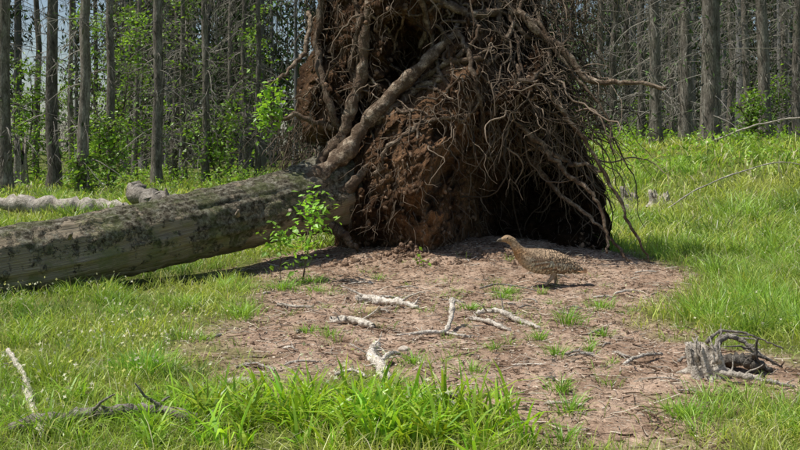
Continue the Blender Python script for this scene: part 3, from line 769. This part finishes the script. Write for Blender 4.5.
acc = Acc()
x, y = scatter(26000, (-3.6, 3.4), (3.2, 9.5), lambda x, y: (1 - dirt(x, y)) * np.where(x < 0.3, 0.8, 0.12) * np.clip(0.3 + 1.8 * n2(x, y, 1.6, 3, 95), 0, 1) * (logd(x, y) > 0.25))
n = len(x); pos = np.stack([x, y, hgt(x, y) + rng.uniform(0.07, 0.15, n)], 1)
R_ = rotmats(n) * rng.uniform(0.005, 0.012, n)[:, None, None]
FV = np.array([(0, 0, 0.1), (1, 0, 0), (0.3, 0.3, 0), (0, 1, 0), (-0.3, 0.3, 0), (-1, 0, 0), (-0.3, -0.3, 0), (0, -1, 0), (0.3, -0.3, 0)], float)
FT = np.array([(0, i, i % 8 + 1) for i in range(1, 9)])
inst(acc, FV, None, FT, pos, R_, np.array([[0.78, 0.76, 0.52]]) * rng.uniform(0.7, 1.1, (n, 1)))
acc.obj('wildflowers', M_LEAF, False)

# ------------------------------------------------------------------ leafy plants
def leaves(acc, pos, size, col, flat=0.5):
    n = len(pos)
    az = rng.uniform(0, 2 * np.pi, n); t = rng.normal(size=n) * flat
    yv = np.stack([np.cos(az) * np.cos(t), np.sin(az) * np.cos(t), np.sin(t) - 0.2], 1); yv = unit(yv)
    nv = unit(np.array([[0, 0, 1.0]]) + rng.normal(size=(n, 3)) * flat); xv = unit(np.cross(yv, nv)); nv = np.cross(xv, yv)
    M = np.stack([xv, yv, nv], -1) * (size * rng.uniform(0.6, 1.3, n))[:, None, None]
    inst(acc, LEAFV, None, LEAFT, pos, M, col)

def sapling(name, loc, h, nbr, nleaf, lsize, col, spread=0.5, stems=1, base=0.25, rad_=0.006):
    e = empty(name); gz = float(hgt(np.array([loc[0]]), np.array([loc[1]]))[0]) if len(loc) < 3 else loc[2]
    aw = Acc(); al = Acc(); tips = []
    for s_i in range(stems):
        st = grow(np.array([[loc[0], loc[1], gz]]), np.array([[0.15 * rng.normal(), 0.15 * rng.normal(), 1.0]]) , h, 14, 0.06, -0.02)
        tubes(aw, st, np.linspace(rad_, rad_ * 0.3, 14)[None], 6, np.array([0.9, 0.8, 0.7]))
        ii = (base + (1 - base) * rng.random(nbr)) * 13
        i0 = ii.astype(int).clip(0, 12); s0 = st[0][i0] + (st[0][i0 + 1] - st[0][i0]) * (ii - i0)[:, None]
        a = rng.uniform(0, 2 * np.pi, nbr); d = np.stack([np.cos(a), np.sin(a), rng.uniform(0.1, 0.9, nbr)], 1)
        L = h * spread * (1.15 - ii / 13 * 0.8) * rng.uniform(0.5, 1.1, nbr)
        br = grow(s0, d, L, 8, 0.12, 0.04)
        tubes(aw, br, (rad_ * 0.45) * np.linspace(1, 0.3, 8)[None] * np.ones((nbr, 1)), 4, np.array([0.9, 0.8, 0.7]), cap=False)
        tips.append(br[:, 2:].reshape(-1, 3))
    tips = np.concatenate(tips); k = rng.integers(0, len(tips), nleaf)
    pos = tips[k] + rng.normal(size=(nleaf, 3)) * lsize * 0.9
    cl = fbm(pos * (1.2 / lsize * 0.12), 2, 33)[:, None]
    leaves(al, pos, np.full(nleaf, lsize), np.array([col]) * rng.uniform(0.65, 1.4, (nleaf, 1)) * (1 + 0.6 * cl))
    aw.obj('stem', M_BARK, True, e); al.obj('foliage', M_LEAF, False, e)
sapling('rowan_sapling', (-0.66, 7.05), 0.62, 16, 190, 0.055, (0.24, 0.44, 0.055), 0.28, 2, 0.2, 0.005)
sapling('rowan_sapling', (-0.80, 7.0), 0.40, 10, 110, 0.05, (0.24, 0.44, 0.055), 0.3, 1, 0.2, 0.004)
sapling('rowan_sapling', (-0.98, 7.92, 1.08), 0.28, 12, 210, 0.055, (0.25, 0.43, 0.055), 0.38, 3, 0.05, 0.005)
sapling('rowan_sapling', (-1.04, 8.0, 1.0), 0.16, 8, 70, 0.05, (0.22, 0.40, 0.05), 0.4, 2, 0.05, 0.004)
sapling('seedling', (0.13, 7.4), 0.08, 6, 22, 0.035, (0.22, 0.4, 0.04), 0.5, 1, 0.2, 0.002)

GB = (0.21, 0.35, 0.05)
for (x_, y_, h, nl, sp) in [(-9.6, 26, 3.0, 1400, .36), (-7.7, 28, 4.6, 2100, .34), (-6.9, 24.5, 1.6, 800, .5), (-5.6, 30, 5.5, 1500, .30), (-4.9, 28, 2.0, 800, .4),
                            (-12.5, 31, 6.0, 1600, .3), (-10.8, 33, 3.0, 1000, .4), (-8.6, 34, 7.5, 1900, .26), (10.8, 31, 2.0, 800, .45), (8.0, 34, 1.8, 700, .5), (6.6, 36, 2.0, 600, .5), (13.5, 33, 2.6, 900, .4), (-14.5, 28, 3, 900, .4), (-6.4, 21.0, 0.8, 400, .5), (9.2, 27, 1.2, 500, .5)]:
    sapling('beech_sapling', (x_, y_), h, 30, nl, 0.125, GB, sp, 2, 0.08, 0.03)

acc = Acc()
n = 40000
y = rng.uniform(15.5, 34, n); x = rng.uniform(-1, 1, n) * (0.50 * y + 2)
cl = n2(x, y, 0.8, 3, 97)
k = rng.random(n) < np.clip(0.1 + 2.2 * cl + 0.35 * sst(18, 24, y), 0.0, 1); x, y, cl = x[k], y[k], cl[k]; n = len(x)
pos = np.stack([x, y, hgt(x, y) + (0.12 + 0.6 * np.clip(cl + 0.25, 0, 1)) * rng.random(n) ** 0.6 * sst(15, 21, y)], 1)
cc_ = np.array([[0.25, 0.42, 0.05]]) * rng.uniform(0.6, 1.4, (n, 1)) * (1 + 0.5 * n2(x, y, 2.5, 2, 98)[:, None])
leaves(acc, pos, np.full(n, 0.09), cc_, 0.6)
acc.obj('bilberry_shrubs', M_LEAF, False)

# ------------------------------------------------------------------ spruce trees
def spruce(accW, accT, accL, x, y, r, H=20.0, nb=60, seg=12, twl=1.0, green=0, shade=1.0, zmax=None, gsz=1.0, gdark=1.0):
    gz = float(hgt(np.array([x]), np.array([y]))[0])
    lx, ly = rng.normal(size=2) * 0.012
    K = 14 if seg > 6 else 6
    t = np.linspace(0, 1, K) ** 1.4
    P = np.stack([x + lx * H * t + 0.025 * rng.normal(size=K) * (t > 0), y + ly * H * t, gz - 0.1 + H * t], 1)
    R = r * (1.0 - 0.92 * t) ; R[0] *= 1.45
    if K > 6: R[1] *= 1.08
    sh = shade * rng.uniform(0.6, 1.3)
    tubes(accW, P[None], R[None], seg, np.array([sh, sh * 0.98, sh * 0.94]), cap=False, rough=0.12 if seg > 6 else 0)
    z1 = zmax or H
    zz = rng.uniform(0.6, z1, nb) ; tt = zz / H
    px = x + lx * zz; py = y + ly * zz
    a = rng.uniform(0, 2 * np.pi, nb); d = np.stack([np.cos(a), np.sin(a), rng.uniform(-0.3, 0.25, nb)], 1)
    L = (0.35 + 1.5 * rng.random(nb) ** 1.5) * twl * np.clip(1.2 - tt * 0.8, 0.3, 1)
    br = grow(np.stack([px, py, gz + zz], 1), d, L, 6, 0.10, 0.10)
    tc = np.array([[0.25, 0.23, 0.195]]) * rng.uniform(0.4, 1.4, (nb, 1)) * (0.75 if seg < 6 else 1.0)
    rb = 0.016 if seg > 6 else 0.022
    tubes(accT, br, rb * np.linspace(1, 0.3, 6)[None] * rng.uniform(0.4, 1.1, (nb, 1)), 3, tc, cap=False)
    m = 6; ks = rng.integers(1, 6, nb * m); bi = np.repeat(np.arange(nb), m)
    s0 = br[bi, ks]; d2_ = rng.normal(size=(nb * m, 3)) * 0.6 + np.array([0, 0, -0.6]) + unit(br[bi, 5] - br[bi, 0]) * 0.6
    tw = grow(s0, d2_, rng.uniform(0.15, 0.6, nb * m) * twl, 4, 0.15, 0.12)
    tubes(accT, tw, (rb * 0.35) * np.linspace(1, 0.4, 4)[None] * np.ones((nb * m, 1)), 3, np.repeat(tc, m, 0) * rng.uniform(0.7, 1.4, (nb * m, 1)), cap=False)
    if green:
        sel = rng.integers(0, nb * m, green); kk = rng.integers(1, 4, green); pos = tw[sel, kk] + rng.normal(size=(green, 3)) * 0.12 * gsz
        out = unit(tw[sel, 3] - tw[sel, 0] + np.array([0, 0, -0.35]) + 0.4 * rng.normal(size=(green, 3)))
        xv = unit(np.cross(out, rng.normal(size=(green, 3)))); nv = np.cross(xv, out)
        sz = rng.uniform(0.12, 0.34, green) * gsz
        M = np.stack([xv * 0.6, out, nv], -1) * sz[:, None, None]
        gc = np.array([[0.080, 0.125, 0.045]]) * rng.uniform(0.4, 1.8, (green, 1)) * rng.uniform(0.7, 1.4) * gdark
        grey = rng.random((green, 1)) < 0.35
        gc = np.where(grey, np.array([[0.19, 0.18, 0.145]]) * rng.uniform(0.4, 1.2, (green, 1)) * gdark, gc)
        inst(accL, SPV, None, SPT, pos, M, gc)

NEAR = [(-8.36, 22, .148), (-10.5, 30, .10), (-8.0, 24, .15), (-6.42, 21, .12), (-6.97, 25, .108), (-6.07, 26, .137), (-6.95, 32, .12), (-6.23, 30, .085), (-5.22, 28, .108), (-5.95, 36, .10),
        (-4.89, 33, .095), (-4.1, 30, .087), (-14.6, 40, .115), (-9.87, 38, .11), (-11.7, 40, .10), (5.77, 30, .10), (6.55, 32, .12), (7.86, 36, .10), (6.49, 28, .108), (5.93, 24, .138), (8.63, 33, .095),
        (7.15, 26, .1625), (6.54, 22, .215), (10.8, 34, .115), (10.7, 32, .123), (9.85, 28, .175), (12.9, 35, .135), (11.4, 30, .144), (-10.6, 22, .14), (-12.6, 27, .13), (9.6, 21.5, .14), (13.4, 27, .15),
        (-2.2, 29, .12), (0.3, 27, .13), (2.6, 31, .12), (4.3, 34, .1), (-0.9, 34, .1), (8.1, 30, .09), (9.3, 36, .1), (-7.9, 31, .09), (-9.2, 29, .08)]
for (x_, y_, r_) in NEAR:
    e = empty('spruce_tree'); aw, at, al = Acc(), Acc(), Acc()
    fuzzy = (x_ < -3.5 and x_ / y_ > -0.25) or x_ > 5
    spruce(aw, at, al, x_, y_, r_, H=rng.uniform(17, 22), nb=130 if fuzzy else 60, green=260 if fuzzy else 120, zmax=10, twl=0.85, gsz=0.55)
    aw.obj('trunk', M_BARK, True, e); at.obj('dead_branches', M_TWIG, True, e); al.obj('needles', M_NEEDLE, False, e)

aw, at, al = Acc(), Acc(), Acc()
cnt = 0
while cnt < 350:
    y_ = 34 + 85 * rng.random() ** 0.9; x_ = rng.uniform(-1, 1) * (0.5 * y_ + 4)
    u_ = x_ / y_
    if -0.40 < u_ < -0.28 and rng.random() < 0.72: continue     # thinner stand where the sky shows
    cnt += 1
    g = 700 if y_ > 50 else 420
    if rng.random() < 0.2: g = 120
    spruce(aw, at, al, x_, y_, rng.uniform(0.09, 0.19), H=rng.uniform(17, 24), nb=50, seg=5, twl=1.35, green=g, shade=0.16, zmax=17, gsz=0.95 + (y_ - 34) / 46, gdark=0.62)
dist = empty('distant_forest')
aw.obj('trunks', M_FARBARK, True, dist); at.obj('twigs', M_TWIG, True, dist); al.obj('needles', M_NEEDLE, False, dist)

# ------------------------------------------------------------------ capercaillie hen
hen = empty('capercaillie_hen')
M_FEATH = attr_mat('feathers', 0.75, 120, 0.2)
def spine():
    k = np.array([(0.20, 0.115, 0.012, 0.030), (0.15, 0.136, 0.034, 0.045), (0.09, 0.152, 0.056, 0.062), (0.02, 0.164, 0.074, 0.078), (-0.06, 0.174, 0.083, 0.082), (-0.13, 0.190, 0.077, 0.072),
                  (-0.185, 0.220, 0.056, 0.054), (-0.220, 0.256, 0.038, 0.037), (-0.244, 0.290, 0.028, 0.027), (-0.268, 0.318, 0.026, 0.023), (-0.300, 0.330, 0.026, 0.022), (-0.326, 0.326, 0.017, 0.014), (-0.340, 0.321, 0.010, 0.009)])
    return smooth_path(k[:, :3], 90), smooth_path(np.stack([k[:, 3], k[:, 3], k[:, 3]], 1), 90)[:, 0]
sp_, hw_ = spine(); c3 = np.stack([sp_[:, 0], 0 * sp_[:, 0], sp_[:, 1]], 1); hh_ = sp_[:, 2]
Tn = unit(np.gradient(c3, axis=0)); Sd = np.tile(np.array([[0, 1.0, 0]]), (90, 1)); Upv = np.cross(Sd, Tn); Upv = Upv * np.sign(Upv[:, 2:3] + 1e-6)
HP = np.array([0.98, 6.85]); hz = float(hgt(np.array([HP[0]]), np.array([HP[1]]), True)[0]) + 0.004
yaw = math.radians(8); HS = 0.95
RZ = np.array([[math.cos(yaw), -math.sin(yaw), 0], [math.sin(yaw), math.cos(yaw), 0], [0, 0, 1]])
def toW(v): return (v * HS) @ RZ.T + np.array([HP[0], HP[1], hz])
def bpt(s, a):
    s = np.clip(s, 0, 88.99); i = s.astype(int); f = (s - i)[:, None]
    L = lambda q_: q_[i] * (1 - f) + q_[i + 1] * f
    cc_ = L(c3); w_ = L(hw_[:, None]); h_ = L(hh_[:, None]); ud = L(Upv)
    nrm = np.array([[0, 1.0, 0]]) * np.cos(a)[:, None] / w_ + ud * np.sin(a)[:, None] / h_
    return cc_ + np.array([[0, 1.0, 0]]) * (w_ * np.cos(a)[:, None]) + ud * (h_ * np.sin(a)[:, None]), unit(nrm), L(Tn)
sgm = 40; ss, a_ = np.meshgrid(np.arange(90) * 0.99, np.linspace(0, 2 * np.pi, sgm, endpoint=False), indexing='ij')
V_, _, _ = bpt(ss.ravel(), a_.ravel())
def hencol(s, a):
    n = len(s); up = np.sin(a)[:, None]; t = (s / 89)[:, None]
    back = np.array([[0.42, 0.30, 0.19]]); rust = np.array([[0.62, 0.34, 0.15]]); belly = np.array([[0.64, 0.53, 0.38]]); head = np.array([[0.50, 0.35, 0.21]])
    c = np.where(up > 0.1, back, belly) * np.ones((n, 1))
    w = np.clip(1 - np.abs(t - 0.58) / 0.15, 0, 1) * np.clip(0.9 - up, 0, 1); c = c * (1 - w) + rust * w
    w = sst(0.66, 0.75, t); c = c * (1 - w) + head * w
    return c
ix = np.arange(90 * sgm).reshape(90, sgm); nn_ = np.roll(ix, -1, 1)
acc = Acc(); Vb = np.concatenate([V_, c3[:1], c3[-1:]])
Tt = np.concatenate([np.stack([np.full(sgm, 90 * sgm), ix[0], nn_[0]], 1), np.stack([np.full(sgm, 90 * sgm + 1), nn_[-1], ix[-1]], 1)])
cb = hencol(ss.ravel(), a_.ravel()) * 0.8; cb = np.concatenate([cb, cb[:1], cb[-1:]])
acc.add(toW(Vb), np.stack([ix[:-1], nn_[:-1], nn_[1:], ix[1:]], -1).reshape(-1, 4), Tt, cb)
acc.obj('body', M_FEATH, True, hen)
FR = [0, 0.3, 0.55, 0.78, 0.92, 1.0]; FW = [0.25, 0.42, 0.5, 0.44, 0.26, 0.0]
fv = []
for t, w in zip(FR[:-1], FW[:-1]): fv += [(-w, t, 0), (0, t, 0.06), (w, t, 0)]
fv.append((0, 1, 0.02)); fv = np.array(fv, float)
fq = []
for k in range(4): b = 3 * k; fq += [(b, b + 1, b + 4, b + 3), (b + 1, b + 2, b + 5, b + 4)]
fq = np.array(fq); ft = np.array([(12, 13, 15), (13, 14, 15)])
def feathers(acc, pos, yv, nv, L, Wd, col, band):
    n = len(pos); yv = unit(yv); xv = unit(np.cross(yv, nv)); nv = np.cross(xv, yv)
    M = np.stack([xv * Wd[:, None], yv * L[:, None], nv * Wd[:, None]], -1)
    V = np.einsum('nij,kj->nki', M, fv) + pos[:, None]
    rows = np.array([0, 0, 0, 1, 1, 1, 2, 2, 2, 3, 3, 3, 4, 4, 4, 5])
    C = col[:, None, :] * band[:, rows, None]
    off = (np.arange(n) * 16)[:, None, None]
    acc.add(toW(V.reshape(-1, 3)), (fq[None] + off).reshape(-1, 4), (ft[None] + off).reshape(-1, 3), np.clip(C, 0, 0.8).reshape(-1, 3))
acc = Acc()
n = 2200; s = rng.uniform(2, 84, n); a = rng.uniform(0, 2 * np.pi, n)
p, nm, tn = bpt(s, a); t = s / 89
L = np.interp(t, [0, .3, .55, .7, .9], [.046, .042, .032, .016, .007]) * rng.uniform(.8, 1.2, n)
col = hencol(s, a) * rng.uniform(0.75, 1.25, (n, 1))
bd = np.tile(np.array([[0.5, 0.9, 1.2, 0.15, 1.4, 1.5]]), (n, 1)); soft = np.clip((t - 0.55) * 4, 0, 1)[:, None] * 0.5
bd = bd * (1 - soft) + soft * np.array([[0.8, 1, 1, 0.5, 1.1, 1.1]])
feathers(acc, p + nm * 0.001, -tn + nm * 0.08 + 0.05 * rng.normal(size=(n, 3)), nm, L, L * 0.55, col, bd)
for sd in (-1, 1):
    for row, (x0, x1, z0, z1, Lf, m_, cl_) in enumerate([(-0.02, 0.13, 0.115, 0.135, 0.10, 12, (0.30, 0.21, 0.135)), (-0.07, 0.07, 0.125, 0.155, 0.07, 13, (0.42, 0.29, 0.185)), (-0.12, 0.05, 0.150, 0.175, 0.050, 15, (0.46, 0.32, 0.20)), (-0.14, 0.06, 0.178, 0.20, 0.045, 15, (0.42, 0.29, 0.185)), (-0.12, 0.08, 0.202, 0.212, 0.04, 14, (0.40, 0.28, 0.18))]):
        u = np.linspace(0, 1, m_); xx_ = x0 + (x1 - x0) * u; zz_ = z0 + (z1 - z0) * u * 0.4 + 0.01 * np.sin(u * 3)
        s_ = np.interp(-xx_, -c3[:, 0], np.arange(90)); ci = s_.astype(int).clip(0, 89)
        sn = np.clip((zz_ - c3[ci, 2]) / hh_[ci], -0.9, 0.9); yy_ = sd * hw_[ci] * np.sqrt(1 - sn ** 2)
        pos = np.stack([xx_, yy_ + sd * (0.010 - 0.0015 * row), zz_], 1); nv_ = unit(np.stack([0 * xx_, sd * np.sqrt(1 - sn ** 2), sn], 1))
        yv_ = np.stack([np.ones(m_), np.full(m_, -sd * 0.22), np.full(m_, -0.14 - 0.08 * (row < 2))], 1) + nv_ * 0.02
        Lf_ = np.full(m_, Lf) * rng.uniform(0.9, 1.1, m_)
        feathers(acc, pos, yv_, nv_, Lf_, np.full(m_, 0.026 if row else 0.02), np.array([cl_]) * rng.uniform(.8, 1.2, (m_, 1)), np.tile(np.array([[0.4, 1.2, 0.3, 1.3, 0.2, 1.7]]), (m_, 1)))
m_ = 15; u = np.linspace(-1, 1, m_)
pos = np.stack([0.13 + 0.02 * (1 - np.abs(u)), u * 0.03, 0.145 - 0.012 * np.abs(u)], 1)
for lay in (0, 1):
    feathers(acc, pos - np.array([0.03 * lay, 0, -0.010 * lay]), np.stack([np.ones(m_), u * 0.22, -0.27 - 0.06 * np.abs(u)], 1), np.tile(np.array([[0.2, 0, 1.0]]), (m_, 1)) + np.stack([0 * u, u * 0.5, 0 * u], 1),
             np.full(m_, 0.14 - 0.05 * lay), np.full(m_, 0.032), np.array([[0.52, 0.29, 0.15]]) * rng.uniform(.8, 1.2, (m_, 1)), np.tile(np.array([[1.0, 0.4, 1.2, 0.35, 0.3, 1.8]]), (m_, 1)))
acc.obj('plumage', M_FEATH, False, hen)
acc = Acc()
for sd, fx, kx in ((-1, -0.040, 0.01), (1, 0.050, 0.03)):
    P = np.array([(0.0 + kx, sd * 0.035, 0.125), (0.014 + kx, sd * 0.034, 0.085), ((fx + kx) / 2 + 0.018, sd * 0.032, 0.048), (fx + 0.004, sd * 0.031, 0.008)])
    P = smooth_path(P, 14); tubes(acc, toW(P)[None], np.interp(np.linspace(0, 1, 14), [0, .4, .75, 1], [0.030, 0.017, 0.010, 0.006])[None], 10, np.array([0.42, 0.33, 0.23]))
    for da, L in ((0, 0.05), (0.5, 0.042), (-0.5, 0.042), (math.pi, 0.02)):
        d = np.array([-math.cos(da), math.sin(da), 0]); b = np.array([fx, sd * 0.031, 0.010])
        Pt = np.array([b, b + d * L * 0.5 + np.array([0, 0, 0.003]), b + d * L * 0.9 - np.array([0, 0, 0.004]), b + d * L * 1.08 - np.array([0, 0, 0.009])])
        tubes(acc, toW(smooth_path(Pt, 8))[None], np.linspace(0.0045, 0.0018, 8)[None], 6, np.array([0.16, 0.13, 0.11]))
acc.obj('legs', M_FEATH, True, hen)
acc = Acc()
Pb = smooth_path(np.array([(-0.331, 0, 0.326), (-0.350, 0, 0.326), (-0.364, 0, 0.318), (-0.369, 0, 0.310)]), 12)
tubes(acc, toW(Pb)[None], np.interp(np.linspace(0, 1, 12), [0, .5, 1], [.011, .007, .0012])[None], 10, np.array([0.15, 0.13, 0.10]))
Pb = smooth_path(np.array([(-0.331, 0, 0.317), (-0.346, 0, 0.315), (-0.358, 0, 0.311)]), 8)
tubes(acc, toW(Pb)[None], np.linspace(0.007, 0.0015, 8)[None], 8, np.array([0.2, 0.17, 0.13]))
acc.obj('bill', M_FEATH, True, hen)
acc = Acc()
for sd in (-1, 1):
    for r_, c_, o_ in ((0.0065, (0.5, 0.4, 0.28), 0.0), (0.0052, (0.01, 0.008, 0.006), 0.003)):
        acc.add(toW(bv2 * r_ + np.array([-0.302, sd * (0.0215 + o_), 0.336])), bq2, bt2, np.array(c_))
me_, nt_ = newmat('eye'); finish(nt_, attr(nt_, 'Col'), (), 0.15, 0.6)
acc.obj('eyes', me_, True, hen)

# ------------------------------------------------------------------ light, sky, camera
sun_dir = np.array([-0.46, -0.04, 0.88]); sun_dir /= np.linalg.norm(sun_dir)
el = math.asin(sun_dir[2]); az = math.atan2(sun_dir[0], sun_dir[1])
w = bpy.data.worlds.new('World'); S.world = w; w.use_nodes = True
nt = w.node_tree; nt.nodes.clear()
sky = nt.nodes.new('ShaderNodeTexSky'); sky.sky_type = 'NISHITA'; sky.sun_disc = False
sky.sun_elevation = el; sky.sun_rotation = az; sky.air_density = 1.0; sky.dust_density = 1.2; sky.ozone_density = 1.0
bg = nt.nodes.new('ShaderNodeBackground'); bg.inputs[1].default_value = 0.10
wo = nt.nodes.new('ShaderNodeOutputWorld'); nt.links.new(sky.outputs[0], bg.inputs[0]); nt.links.new(bg.outputs[0], wo.inputs[0])
sl = bpy.data.lights.new('sun', 'SUN'); sl.energy = 5.0; sl.angle = math.radians(0.5); sl.color = (1.0, 0.96, 0.89)
so = bpy.data.objects.new('sun', sl); S.collection.objects.link(so)
so.rotation_euler = Vector(sun_dir).to_track_quat('Z', 'Y').to_euler()

cam = bpy.data.cameras.new('camera'); co = bpy.data.objects.new('camera', cam); S.collection.objects.link(co)
co.location = (0, 0, 0.9); co.rotation_euler = (math.radians(90), 0, 0)
cam.sensor_width = 36; cam.lens = 46.8; cam.shift_y = -0.09375; cam.clip_end = 2000; cam.clip_start = 0.05
S.camera = co
S.view_settings.view_transform = 'Standard'; S.view_settings.look = 'None'; S.view_settings.exposure = 0
